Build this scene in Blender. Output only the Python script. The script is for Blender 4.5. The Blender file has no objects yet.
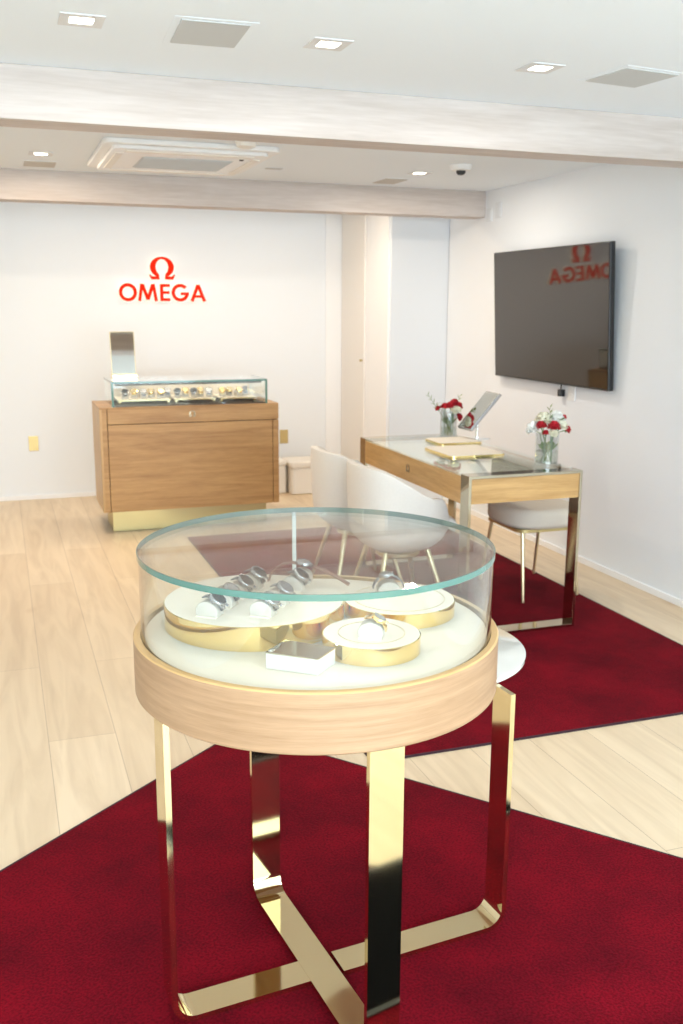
import bpy, bmesh, math, random
from mathutils import Vector, Matrix
S = bpy.context.scene
COL = S.collection
PI = math.pi
random.seed(7)

# ------------------------------------------------------------------ materials
def nodes(name):
    m = bpy.data.materials.new(name); m.use_nodes = True
    nt = m.node_tree; nt.nodes.clear()
    out = nt.nodes.new('ShaderNodeOutputMaterial')
    return m, nt, out

def principled(name, col, rough=.5, metal=0, bump=0, bscale=200, var=0, vscale=6, **kw):
    m, nt, out = nodes(name)
    p = nt.nodes.new('ShaderNodeBsdfPrincipled')
    p.inputs['Base Color'].default_value = (*col, 1)
    p.inputs['Roughness'].default_value = rough
    p.inputs['Metallic'].default_value = metal
    for k, v in kw.items():
        p.inputs[k.replace('_', ' ')].default_value = v
    tc = nt.nodes.new('ShaderNodeTexCoord')
    if var:
        n = nt.nodes.new('ShaderNodeTexNoise'); n.inputs['Scale'].default_value = vscale
        n.inputs['Detail'].default_value = 3
        nt.links.new(tc.outputs['Object'], n.inputs['Vector'])
        mx = nt.nodes.new('ShaderNodeMix'); mx.data_type = 'RGBA'
        mx.inputs['A'].default_value = (*[c * (1 - var) for c in col], 1)
        mx.inputs['B'].default_value = (*[min(1, c * (1 + var)) for c in col], 1)
        nt.links.new(n.outputs['Fac'], mx.inputs['Factor'])
        nt.links.new(mx.outputs['Result'], p.inputs['Base Color'])
    if bump:
        n = nt.nodes.new('ShaderNodeTexNoise'); n.inputs['Scale'].default_value = bscale
        nt.links.new(tc.outputs['Object'], n.inputs['Vector'])
        b = nt.nodes.new('ShaderNodeBump'); b.inputs['Strength'].default_value = bump
        b.inputs['Distance'].default_value = .002
        nt.links.new(n.outputs['Fac'], b.inputs['Height'])
        nt.links.new(b.outputs['Normal'], p.inputs['Normal'])
    nt.links.new(p.outputs['BSDF'], out.inputs['Surface'])
    return m

def wood(name, dark, light, scale, rough=.45, uv=False, coat=0.0):
    m, nt, out = nodes(name)
    p = nt.nodes.new('ShaderNodeBsdfPrincipled')
    p.inputs['Roughness'].default_value = rough
    p.inputs['Coat Weight'].default_value = coat
    tc = nt.nodes.new('ShaderNodeTexCoord')
    mp = nt.nodes.new('ShaderNodeMapping'); mp.inputs['Scale'].default_value = scale
    nt.links.new(tc.outputs['UV' if uv else 'Object'], mp.inputs['Vector'])
    n1 = nt.nodes.new('ShaderNodeTexNoise'); n1.inputs['Scale'].default_value = 1
    n1.inputs['Detail'].default_value = 5; n1.inputs['Distortion'].default_value = .6
    n2 = nt.nodes.new('ShaderNodeTexNoise'); n2.inputs['Scale'].default_value = 7
    n2.inputs['Detail'].default_value = 3
    nt.links.new(mp.outputs['Vector'], n1.inputs['Vector']); nt.links.new(mp.outputs['Vector'], n2.inputs['Vector'])
    add = nt.nodes.new('ShaderNodeMath'); add.operation = 'MULTIPLY_ADD'
    add.inputs[1].default_value = .45
    nt.links.new(n2.outputs['Fac'], add.inputs[0]); nt.links.new(n1.outputs['Fac'], add.inputs[2])
    r = nt.nodes.new('ShaderNodeValToRGB')
    r.color_ramp.elements[0].position = .50; r.color_ramp.elements[0].color = (*dark, 1)
    r.color_ramp.elements[1].position = .92; r.color_ramp.elements[1].color = (*light, 1)
    nt.links.new(add.outputs[0], r.inputs[0]); nt.links.new(r.outputs[0], p.inputs['Base Color'])
    nt.links.new(p.outputs['BSDF'], out.inputs['Surface'])
    return m

def glass(name, tint=(1, 1, 1), f0=.04):
    """thin clear pane: transparent mixed with a mirror by Schlick's curve"""
    m, nt, out = nodes(name)
    t = nt.nodes.new('ShaderNodeBsdfTransparent'); t.inputs['Color'].default_value = (*tint, 1)
    g = nt.nodes.new('ShaderNodeBsdfGlossy'); g.inputs['Roughness'].default_value = 0.0
    g.inputs['Color'].default_value = (1, 1, 1, 1)
    lw = nt.nodes.new('ShaderNodeLayerWeight'); lw.inputs['Blend'].default_value = .5
    pw = nt.nodes.new('ShaderNodeMath'); pw.operation = 'POWER'; pw.inputs[1].default_value = 5
    ma = nt.nodes.new('ShaderNodeMath'); ma.operation = 'MULTIPLY_ADD'
    ma.inputs[1].default_value = 1 - f0; ma.inputs[2].default_value = f0
    mx = nt.nodes.new('ShaderNodeMixShader')
    nt.links.new(lw.outputs['Facing'], pw.inputs[0]); nt.links.new(pw.outputs[0], ma.inputs[0])
    nt.links.new(ma.outputs[0], mx.inputs[0])
    nt.links.new(t.outputs[0], mx.inputs[1]); nt.links.new(g.outputs[0], mx.inputs[2])
    nt.links.new(mx.outputs[0], out.inputs['Surface'])
    return m

def emit(name, col, strength):
    m, nt, out = nodes(name)
    e = nt.nodes.new('ShaderNodeEmission'); e.inputs['Color'].default_value = (*col, 1)
    e.inputs['Strength'].default_value = strength
    nt.links.new(e.outputs[0], out.inputs['Surface'])
    return m

def floor_mat():
    m, nt, out = nodes('light_oak_planks')
    L = nt.links.new
    p = nt.nodes.new('ShaderNodeBsdfPrincipled'); p.inputs['Roughness'].default_value = .42
    tc = nt.nodes.new('ShaderNodeTexCoord')
    sx = nt.nodes.new('ShaderNodeSeparateXYZ'); cx = nt.nodes.new('ShaderNodeCombineXYZ')
    L(tc.outputs['Object'], sx.inputs[0])
    ax = nt.nodes.new('ShaderNodeMath'); ax.operation = 'ADD'; ax.inputs[1].default_value = 4.75 - .08
    L(sx.outputs['X'], ax.inputs[0])
    L(sx.outputs['Y'], cx.inputs['X']); L(ax.outputs[0], cx.inputs['Y'])
    br = nt.nodes.new('ShaderNodeTexBrick')
    br.inputs['Scale'].default_value = 1; br.inputs['Brick Width'].default_value = 2.1
    br.inputs['Row Height'].default_value = .2375; br.inputs['Mortar Size'].default_value = .0013
    br.inputs['Mortar Smooth'].default_value = .2; br.offset = .37; br.offset_frequency = 2
    br.inputs['Color1'].default_value = (.78, .635, .455, 1); br.inputs['Color2'].default_value = (.70, .55, .375, 1)
    br.inputs['Mortar'].default_value = (.46, .34, .22, 1)
    L(cx.outputs[0], br.inputs['Vector'])
    mp = nt.nodes.new('ShaderNodeMapping'); mp.inputs['Scale'].default_value = (9, .9, 1)
    L(tc.outputs['Object'], mp.inputs['Vector'])
    n1 = nt.nodes.new('ShaderNodeTexNoise'); n1.inputs['Scale'].default_value = 1.3
    n1.inputs['Detail'].default_value = 6; n1.inputs['Distortion'].default_value = 1.5
    L(mp.outputs[0], n1.inputs['Vector'])
    rp = nt.nodes.new('ShaderNodeValToRGB')
    rp.color_ramp.elements[0].position = .3; rp.color_ramp.elements[0].color = (.80, .74, .66, 1)
    rp.color_ramp.elements[1].position = .6; rp.color_ramp.elements[1].color = (1.04, 1.03, 1.0, 1)
    L(n1.outputs['Fac'], rp.inputs[0])
    mu = nt.nodes.new('ShaderNodeMix'); mu.data_type = 'RGBA'; mu.blend_type = 'MULTIPLY'
    mu.inputs['Factor'].default_value = .6
    L(br.outputs['Color'], mu.inputs['A']); L(rp.outputs[0], mu.inputs['B'])
    # knots
    n2 = nt.nodes.new('ShaderNodeTexNoise'); n2.inputs['Scale'].default_value = 2.2
    mp2 = nt.nodes.new('ShaderNodeMapping'); mp2.inputs['Scale'].default_value = (1.6, .7, 1)
    L(tc.outputs['Object'], mp2.inputs['Vector']); L(mp2.outputs[0], n2.inputs['Vector'])
    r2 = nt.nodes.new('ShaderNodeValToRGB')
    r2.color_ramp.elements[0].position = .68; r2.color_ramp.elements[0].color = (1, 1, 1, 1)
    r2.color_ramp.elements[1].position = .80; r2.color_ramp.elements[1].color = (.72, .60, .48, 1)
    L(n2.outputs['Fac'], r2.inputs[0])
    m2 = nt.nodes.new('ShaderNodeMix'); m2.data_type = 'RGBA'; m2.blend_type = 'MULTIPLY'
    m2.inputs['Factor'].default_value = 1
    L(mu.outputs['Result'], m2.inputs['A']); L(r2.outputs[0], m2.inputs['B'])
    L(m2.outputs['Result'], p.inputs['Base Color'])
    L(p.outputs['BSDF'], out.inputs['Surface'])
    return m

def rug_mat():
    m, nt, out = nodes('red_rug_pile')
    L = nt.links.new
    p = nt.nodes.new('ShaderNodeBsdfPrincipled'); p.inputs['Roughness'].default_value = .95
    p.inputs['Specular IOR Level'].default_value = .08
    p.inputs['Sheen Weight'].default_value = .03; p.inputs['Sheen Tint'].default_value = (.9, .2, .2, 1)
    tc = nt.nodes.new('ShaderNodeTexCoord')
    n1 = nt.nodes.new('ShaderNodeTexNoise'); n1.inputs['Scale'].default_value = 3.2
    n1.inputs['Detail'].default_value = 8; n1.inputs['Roughness'].default_value = .65
    L(tc.outputs['Object'], n1.inputs['Vector'])
    rp = nt.nodes.new('ShaderNodeValToRGB')
    rp.color_ramp.elements[0].position = .30; rp.color_ramp.elements[0].color = (.085, .0012, .006, 1)
    rp.color_ramp.elements[1].position = .72; rp.color_ramp.elements[1].color = (.225, .0025, .011, 1)
    L(n1.outputs['Fac'], rp.inputs[0])
    n2 = nt.nodes.new('ShaderNodeTexNoise'); n2.inputs['Scale'].default_value = 150
    n2.inputs['Detail'].default_value = 2
    L(tc.outputs['Object'], n2.inputs['Vector'])
    r2 = nt.nodes.new('ShaderNodeValToRGB')
    r2.color_ramp.elements[0].position = .32; r2.color_ramp.elements[0].color = (.62, .6, .6, 1)
    r2.color_ramp.elements[1].position = .62; r2.color_ramp.elements[1].color = (1.1, 1.1, 1.1, 1)
    L(n2.outputs['Fac'], r2.inputs[0])
    mu = nt.nodes.new('ShaderNodeMix'); mu.data_type = 'RGBA'; mu.blend_type = 'MULTIPLY'
    mu.inputs['Factor'].default_value = 1
    L(rp.outputs[0], mu.inputs['A']); L(r2.outputs[0], mu.inputs['B'])
    L(mu.outputs['Result'], p.inputs['Base Color'])
    b = nt.nodes.new('ShaderNodeBump'); b.inputs['Strength'].default_value = .6; b.inputs['Distance'].default_value = .003
    L(n2.outputs['Fac'], b.inputs['Height']); L(b.outputs[0], p.inputs['Normal'])
    L(p.outputs['BSDF'], out.inputs['Surface'])
    return m

M = {}
M['wall'] = principled('white_paint', (.83, .86, .89), .75, bump=.08, bscale=90)
M['ceil'] = principled('ceiling_paint', (.84, .90, .95), .8)
M['closet'] = principled('pale_grey_paint', (.76, .78, .80), .6)
M['door'] = principled('cream_door_paint', (.84, .80, .75), .55)
M['trimw'] = principled('white_trim', (.9, .9, .9), .45)
M['floor'] = floor_mat()
M['rug'] = rug_mat()
M['rug_edge'] = principled('dark_rug_binding', (.035, .008, .016), .9)
M['beam'] = wood('whitewashed_pine', (.50, .425, .375), (.62, .55, .505), (1.2, 14, 16), .6)
M['oak'] = wood('oak_veneer', (.46, .255, .085), (.63, .385, .155), (2.2, 4, 34), .4)
M['oak_c'] = wood('deep_oak_veneer', (.36, .185, .062), (.52, .30, .115), (2.2, 4, 34), .4)
M['mat'] = principled('added_mat_black', (.006, .006, .007), 1, bump=.5, bscale=400, Specular_IOR_Level=0)
M['oak_y'] = wood('oak_veneer_lengthwise', (.46, .255, .085), (.63, .385, .155), (4, 2.2, 34), .4)
M['oak_v'] = wood('oak_veneer_upright', (.50, .30, .12), (.64, .42, .20), (30, 30, 2), .4)
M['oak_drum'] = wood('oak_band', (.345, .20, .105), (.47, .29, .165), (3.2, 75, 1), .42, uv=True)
M['oak_rim_glow'] = wood('oak_rim_glow', (.60, .36, .14), (.70, .44, .19), (3.2, 75, 1), .35, uv=True)  # yellower than the drum: warm glow on the rim painted into the oak
M['groove'] = principled('shadow_gap', (.06, .04, .025), .8)
M['gold'] = principled('polished_brass', (.84, .73, .47), .07, 1)
M['gold_b'] = principled('bright_gold', (.95, .72, .32), .05, 1)
M['gold_s'] = principled('satin_brass', (.60, .49, .24), .35, 1)
M['bronze'] = principled('polished_bronze', (.50, .44, .33), .08, 1)
M['gold_leg'] = principled('champagne_metal', (.74, .62, .38), .3, .9)
M['steel'] = principled('brushed_steel', (.46, .46, .47), .25, 1)
M['bracelet'] = principled('steel_bracelet', (.20, .20, .21), .35, 1)
M['chrome'] = principled('mirror_silver', (.88, .89, .88), .03, 1)
M['mirror_top'] = principled('mirror_glass', (.80, .83, .81), .04, 1)
M['cream'] = principled('cream_leather', (.84, .76, .64), .55, bump=.05, bscale=300)
M['plate'] = principled('ivory_panel', (.88, .79, .66), .5)
M['cushion'] = principled('white_suede', (.60, .54, .46), .7)
M['boucle'] = principled('ivory_upholstery', (.74, .70, .64), .85, bump=.4, bscale=260, var=.05, vscale=120)
M['stool'] = principled('greige_upholstery', (.68, .60, .50), .85, bump=.35, bscale=260)
M['glass'] = glass('clear_glass', (.98, .995, .99), .05)
M['pane'] = glass('window_glass', (.97, .98, .98))
M['desk_glass'] = glass('tabletop_glass', (.95, .98, .97))
M['vase_glass'] = glass('vase_glass', (.90, .915, .92), .06)
M['water'] = glass('water', (.90, .92, .88), .02)
M['teal'] = principled('green_glass_edge', (.085, .20, .16), .12, 0, Coat_Weight=.6)
M['seam'] = principled('frosted_glass_edge', (.78, .84, .81), .2)
M['back_paint'] = principled('back_painted_glass', (.70, .69, .64), .05, 0, Coat_Weight=.8, Coat_Roughness=.02)
M['black'] = principled('black_plastic', (.015, .015, .016), .35)
M['screen'] = principled('dark_screen', (.024, .016, .011), .04, Specular_IOR_Level=.8)
M['leather'] = principled('brown_leather', (.28, .13, .085), .5)
M['dial_w'] = principled('silver_dial', (.32, .32, .34), .25, .6)
M['dial_k'] = principled('black_dial', (.02, .02, .025), .2)
M['dial_g'] = principled('champagne_dial', (.8, .62, .33), .25, .7)
M['strap_k'] = principled('black_strap', (.03, .025, .022), .5)
M['white'] = principled('white_plastic', (.85, .85, .84), .4)
M['grille'] = principled('grey_grille', (.56, .58, .58), .6)
M['grille_w'] = principled('warm_grey_grille', (.55, .53, .49), .6)
M['dark'] = principled('dark_recess', (.04, .035, .03), .7)
M['cream_p'] = principled('cream_plastic', (.82, .78, .71), .45)
M['bin'] = principled('ivory_plastic', (.83, .78, .70), .4)
M['plateg'] = principled('brass_plate', (.62, .46, .20), .35, .8)
M['red'] = principled('red_petal', (.50, .006, .018), .7)
M['ivory'] = principled('ivory_petal', (.88, .85, .68), .75)
M['whitep'] = principled('white_petal', (.90, .89, .84), .75)
M['stem'] = principled('green_stem', (.12, .21, .05), .6)
M['leaf'] = principled('leaf_green', (.17, .27, .05), .6, var=.3, vscale=40)
M['sign_red'] = emit('lit_red', (1, .022, .006), 1.0)
M['sign_side'] = emit('lit_cream', (1, .90, .66), 1.0)
M['lens'] = emit('downlight_lens', (1, .90, .74), 10)
M['fit_trim'] = principled('satin_white_trim', (.70, .70, .70), .4)
M['box_white'] = principled('white_lacquer', (.64, .61, .56), .3)

# ------------------------------------------------------------------ helpers
def new(name, bm, mat, parent=None, smooth=False, world=True, bevel=0, bseg=2, subsurf=0, solid=0, angle=35):
    me = bpy.data.meshes.new(name)
    bmesh.ops.recalc_face_normals(bm, faces=bm.faces)
    bm.to_mesh(me); bm.free()
    me.materials.append(M[mat] if isinstance(mat, str) else mat)
    if smooth:
        try: me.shade_smooth()
        except Exception: pass
        for f in me.polygons: f.use_smooth = True
    o = bpy.data.objects.new(name, me); COL.objects.link(o)
    if parent:
        o.parent = parent
        if world:
            t = parent
            T = Matrix.Identity(4)
            while t is not None:
                T = Matrix.Translation(t.location) @ T if t.type == 'EMPTY' else T
                t = t.parent
            o.matrix_parent_inverse = T.inverted()
    if solid:
        s = o.modifiers.new('solid', 'SOLIDIFY'); s.thickness = solid; s.offset = 0
    if bevel:
        b = o.modifiers.new('bevel', 'BEVEL'); b.width = bevel; b.segments = bseg; b.limit_method = 'ANGLE'
        b.angle_limit = math.radians(40)
    if subsurf:
        s = o.modifiers.new('sub', 'SUBSURF'); s.levels = subsurf; s.render_levels = subsurf
    if smooth and not subsurf:
        e = o.modifiers.new('split', 'EDGE_SPLIT'); e.split_angle = math.radians(angle)
    return o

def thing(name, label, cat, loc=(0, 0, 0), rot=0, group=None):
    o = bpy.data.objects.new(name, None); COL.objects.link(o)
    o.empty_display_size = .05
    o.location = loc; o.rotation_euler = (0, 0, rot)
    o['label'] = label; o['category'] = cat
    if group: o['group'] = group
    return o

def tag(o, label, cat, group=None):
    o['label'] = label; o['category'] = cat
    if group: o['group'] = group
    return o

def struct(o):
    o['kind'] = 'structure'; return o

def box(bm, x0, x1, y0, y1, z0, z1):
    v = [bm.verts.new(c) for c in ((x0, y0, z0), (x1, y0, z0), (x1, y1, z0), (x0, y1, z0), (x0, y0, z1), (x1, y0, z1), (x1, y1, z1), (x0, y1, z1))]
    for f in ((0, 1, 2, 3), (4, 5, 6, 7), (0, 1, 5, 4), (1, 2, 6, 5), (2, 3, 7, 6), (3, 0, 4, 7)):
        bm.faces.new([v[i] for i in f])
    return v

def B(*a):
    bm = bmesh.new(); box(bm, *a); return bm

def lathe(prof, c=(0, 0, 0), seg=64, bm=None, uv=False, closed=False):
    """prof: (r, z) list; r == 0 ends make poles"""
    bm = bm or bmesh.new()
    uvl = bm.loops.layers.uv.new('UVMap') if uv else None
    rings = []
    for r, z in prof:
        if r <= 1e-9: rings.append([bm.verts.new((c[0], c[1], c[2] + z))])
        else: rings.append([bm.verts.new((c[0] + r * math.cos(2 * PI * k / seg), c[1] + r * math.sin(2 * PI * k / seg), c[2] + z)) for k in range(seg)])
    pairs = list(zip(range(len(prof) - 1), range(1, len(prof))))
    if closed: pairs.append((len(prof) - 1, 0))
    acc = 0
    for i, j in pairs:
        a, b = rings[i], rings[j]
        d = math.hypot(prof[i][0] - prof[j][0], prof[i][1] - prof[j][1])
        for k in range(seg):
            n = (k + 1) % seg
            if len(a) == 1 and len(b) == 1: continue
            if len(a) == 1: f = bm.faces.new((a[0], b[k], b[n])); uvs = ((k, 0), (k, 1), (k + 1, 1))
            elif len(b) == 1: f = bm.faces.new((a[k], a[n], b[0])); uvs = ((k, 0), (k + 1, 0), (k, 1))
            else: f = bm.faces.new((a[k], a[n], b[n], b[k])); uvs = ((k, 0), (k + 1, 0), (k + 1, 1), (k, 1))
            if uvl:
                R_ = max(prof[i][0], prof[j][0])
                for lp, (uu, vv) in zip(f.loops, uvs):
                    lp[uvl].uv = (2 * PI * R_ * uu / seg, acc + vv * d)
        acc += d
    return bm

def prism(outline, z0, z1, bm=None, M4=None):
    """outline in local xy extruded local z, placed by the matrix M4"""
    bm = bm or bmesh.new(); T = M4 or Matrix.Identity(4)
    lo = [bm.verts.new(T @ Vector((x, y, z0))) for x, y in outline]
    hi = [bm.verts.new(T @ Vector((x, y, z1))) for x, y in outline]
    bm.faces.new(lo[::-1]); bm.faces.new(hi)
    n = len(outline)
    for k in range(n): bm.faces.new((lo[k], lo[(k + 1) % n], hi[(k + 1) % n], hi[k]))
    return bm

def tube(path, rad, bm=None, seg=10):
    bm = bm or bmesh.new()
    P = [Vector(p) for p in path]
    rads = rad if isinstance(rad, (list, tuple)) else [rad] * len(P)
    rings = []; prev = None
    for i, p in enumerate(P):
        t = (P[min(i + 1, len(P) - 1)] - P[max(i - 1, 0)]).normalized()
        u = prev if prev is not None else (Vector((1, 0, 0)) if abs(t.x) < .8 else Vector((0, 1, 0)))
        u = (u - t * u.dot(t)).normalized(); prev = u; w = t.cross(u)
        rings.append([bm.verts.new(p + (u * math.cos(2 * PI * k / seg) + w * math.sin(2 * PI * k / seg)) * rads[i]) for k in range(seg)])
    for a, b in zip(rings, rings[1:]):
        for k in range(seg): bm.faces.new((a[k], a[(k + 1) % seg], b[(k + 1) % seg], b[k]))
    bm.faces.new(rings[0][::-1]); bm.faces.new(rings[-1])
    return bm

def strap(path, wdir, width, thick, bm=None):
    """flat bar along a planar path; wdir is across the bar; the path is its outer face line"""
    bm = bm or bmesh.new()
    P = [Vector(p) for p in path]; W = Vector(wdir).normalized(); n = len(P); rings = []
    for i in range(n):
        ts = []
        if i > 0: ts.append((P[i] - P[i - 1]).normalized())
        if i < n - 1: ts.append((P[i + 1] - P[i]).normalized())
        t = sum(ts, Vector()).normalized(); nr = t.cross(W).normalized()
        s = thick / max(.3, nr.dot(ts[0].cross(W).normalized()))
        a = P[i]; b = P[i] + nr * s
        rings.append([bm.verts.new(q) for q in (a - W * width / 2, a + W * width / 2, b + W * width / 2, b - W * width / 2)])
    for a, b in zip(rings, rings[1:]):
        for k in range(4): bm.faces.new((a[k], a[(k + 1) % 4], b[(k + 1) % 4], b[k]))
    bm.faces.new(rings[0][::-1]); bm.faces.new(rings[-1])
    return bm

def arc(c, r, a0, a1, n):
    return [(c[0] + r * math.cos(a0 + (a1 - a0) * k / n), c[1] + r * math.sin(a0 + (a1 - a0) * k / n)) for k in range(n + 1)]

def rrect(x0, x1, y0, y1, r, n=6):
    o = []
    for cx, cy, a in ((x1 - r, y1 - r, 0), (x0 + r, y1 - r, PI / 2), (x0 + r, y0 + r, PI), (x1 - r, y0 + r, 1.5 * PI)):
        o += arc((cx, cy), r, a, a + PI / 2, n)
    return o

def dup(o, parent=None):
    c = o.copy(); COL.objects.link(c)
    if parent: c.parent = parent
    for ch in list(o.children): dup(ch, c)
    return c

# ------------------------------------------------------------------ room
XL, XR, YF, YB, ZC = -1.9, 3.326, -2.6, 8.1, 2.345
struct(new('floor', B(XL - .1, XR + .1, YF - .1, YB + .1, -.1, 0), 'floor'))
struct(new('ceiling', B(XL - .1, XR + .1, YF - .1, YB + .1, ZC, ZC + .1), 'ceil'))
struct(new('wall_back', B(XL - .1, XR + .1, YB, YB + .1, 0, ZC), 'wall'))
struct(new('wall_right', B(XR, XR + .1, YF, YB, 0, ZC), 'wall'))
struct(new('wall_left', B(XL - .1, XL, YF, YB, 0, ZC), 'wall'))
wx0, wx1, wz0, wz1 = -1.6, 3.05, .25, 2.2
bm = bmesh.new()
box(bm, XL, wx0, YF - .1, YF, 0, ZC); box(bm, wx1, XR, YF - .1, YF, 0, ZC)
box(bm, wx0, wx1, YF - .1, YF, 0, wz0); box(bm, wx0, wx1, YF - .1, YF, wz1, ZC)
struct(new('wall_front', bm, 'wall'))
bm = bmesh.new()
for x in (wx0, -.05, 1.5, wx1 - .05): box(bm, x, x + .05, YF - .08, YF - .02, wz0, wz1)
for z in (wz0, wz1 - .05): box(bm, wx0 + .05, wx1 - .05, YF - .08, YF - .02, z, z + .05)
wf = struct(new('window_1', bm, 'trimw'))
bm = bmesh.new(); box(bm, wx0 + .05, wx1 - .05, YF - .052, YF - .048, wz0 + .05, wz1 - .05)
struct(new('window_pane', bm, 'pane', wf, world=False))
# beams
struct(new('beam', B(XL, XR, 3.69, 3.86, 2.168, ZC), 'beam', bevel=.003))
struct(new('beam', B(XL, XR, 6.44, 6.61, 2.168, ZC), 'beam', bevel=.003))
# skirting boards
struct(new('baseboard_back', B(XL, 2.83, YB - .012, YB, 0, .035), 'trimw', bevel=.002))
struct(new('baseboard_right', B(XR - .012, XR, YF, 7.0, 0, .038), 'trimw', bevel=.002))
# closet in the far right corner
cl = struct(new('wall_closet', B(2.83, XR, 7.03, YB, 0, ZC), 'trimw'))
struct(new('wall_closet_panel', B(2.845, XR - .004, 7.012, 7.03, .01, ZC), 'closet', bevel=.002))
dr = struct(new('door_1', B(2.815, 2.83, 7.51, 8.06, .012, ZC - .02), 'door', bevel=.003))
bm = lathe([(0, -.012), (.009, -.010), (.011, 0), (.006, .012), (.005, .022)], seg=16)
bmesh.ops.transform(bm, matrix=Matrix.Translation((2.80, 7.535, 1.11)) @ Matrix.Rotation(PI / 2, 4, 'Y'), verts=bm.verts)
struct(new('door_knob', bm, 'gold_s', dr, True, world=False))
struct(new('trim_1', B(2.68, 2.83, 8.085, YB, 0, ZC), 'trimw', bevel=.003))

# ------------------------------------------------------------------ ceiling fittings
def downlight(x, y, label):
    t = thing('recessed_downlight', label, 'ceiling light', (x, y, ZC - .003), 0, 'recessed ceiling downlights')
    bm = bmesh.new(); a, b = .062, .034
    box(bm, -a, a, -a, -b, 0, .003); box(bm, -a, a, b, a, 0, .003); box(bm, -a, -b, -b, b, 0, .003); box(bm, b, a, -b, b, 0, .003)
    new('trim_plate', bm, 'fit_trim', t, world=False)
    new('lens', prism(rrect(-b, b, -b, b, .02), .0008, .003), 'lens', t, world=False)
    return t
downlight(.283, 3.08, 'square recessed downlight in the front ceiling, leftmost of three before the wood beam')
downlight(1.027, 3.08, 'square recessed downlight in the front ceiling between the two square speaker grilles')
downlight(1.80, 3.12, 'square recessed downlight in the front ceiling beside the right speaker grille')
downlight(.282, 5.75, 'small downlight between the beams, above the thin ceiling vent left of the air conditioner')
downlight(2.497, 5.72, 'small downlight between the beams, beside the domed security camera')

def grille(name, label, cat, x0, x1, y0, y1, rot, mat, frame='ceil', depth=.004):
    cx, cy = (x0 + x1) / 2, (y0 + y1) / 2; a, b = (x1 - x0) / 2, (y1 - y0) / 2
    t = thing(name, label, cat, (cx, cy, ZC - depth), rot)
    bm = bmesh.new(); w = .022
    box(bm, -a - w, a + w, -b - w, -b, .0025, depth); box(bm, -a - w, a + w, b, b + w, .0025, depth)
    box(bm, -a - w, -a, -b, b, .0025, depth); box(bm, a, a + w, -b, b, .0025, depth)
    new('frame', bm, frame, t, world=False, bevel=.001)
    new('mesh_panel', prism(rrect(-a, a, -b, b, .004), 0, depth), mat, t, world=False)
    return t
grille('ceiling_speaker', 'square grey speaker grille in the front ceiling near the left downlight', 'ceiling speaker', .555, .755, 2.96, 3.22, -.04, 'grille')
grille('ceiling_speaker', 'square grey speaker grille in the front ceiling right of all the downlights', 'ceiling speaker', 2.06, 2.29, 3.02, 3.24, .12, 'grille')
grille('ceiling_vent', 'thin grey vent beneath the small left downlight between the beams', 'vent', .205, .38, 6.05, 6.27, 0, 'grille_w')
grille('ceiling_vent', 'faint grey vent against the rear beam near the small right downlight', 'vent', 2.40, 2.55, 6.02, 6.27, 0, 'grille_w')
grille('ceiling_vent', 'short dark slot vent just right of the ceiling air conditioner', 'vent', 1.56, 1.66, 5.82, 5.87, 0, 'grille')

t = thing('air_conditioner', 'white ceiling cassette air conditioner with a grey intake grille, between the two beams', 'air conditioner', (.99, 5.52, ZC))
x0, x1, y0, y1 = .545, 1.44, 5.07, 6.02; zb = 2.302
bm = prism(rrect(x0, x1, y0, y1, .05), zb + .018, ZC)
new('housing', bm, 'white', t, bevel=.006)
bm = prism(rrect(x0 + .05, x1 - .05, y0 + .05, y1 - .05, .04), zb, zb + .02)
new('face_panel', bm, 'white', t, bevel=.006)
bm = bmesh.new()
for k in range(22):
    yy = 5.36 + k * .018; box(bm, .78, 1.24, yy, yy + .012, zb - .006, zb - .001)
box(bm, .77, 1.25, 5.35, 5.76, zb - .002, zb + .004)
new('intake_grille', bm, 'grille', t)
for k, (a, b, c, d) in enumerate(((.66, 1.32, 5.16, 5.21), (.66, 1.32, 5.87, 5.92), (.62, .66, 5.25, 5.84), (1.33, 1.37, 5.25, 5.84))):
    new('louver', B(a, b, c, d, zb - .005, zb + .002), 'cream_p', t, bevel=.002)
new('sensor', B(1.27, 1.29, 5.28, 5.30, zb - .004, zb), 'dark', t)

t = thing('smoke_detector', 'small cream smoke detector disc in front of the ceiling air conditioner', 'smoke detector', (1.217, 4.93, ZC))
new('mount_plate', lathe([(0, 0), (.058, 0), (.058, -.012), (0, -.012)], (1.217, 4.93, ZC), 32), 'white', t, True)
new('sensor_cap', lathe([(.05, -.012), (.047, -.03), (.03, -.038), (0, -.038)], (1.217, 4.93, ZC), 32), 'cream_p', t, True)
t = thing('security_camera', 'white dome security camera with a dark lens on the ceiling near the television wall', 'camera', (2.581, 5.318, ZC))
new('housing', lathe([(0, 0), (.062, 0), (.064, -.012), (.056, -.028), (.038, -.032), (0, -.032)], (2.581, 5.318, ZC), 32), 'white', t, True)
new('dome', lathe([(.028, -.032), (.027, -.042), (.019, -.053), (0, -.058)], (2.581, 5.318, ZC), 32), 'black', t, True)

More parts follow.
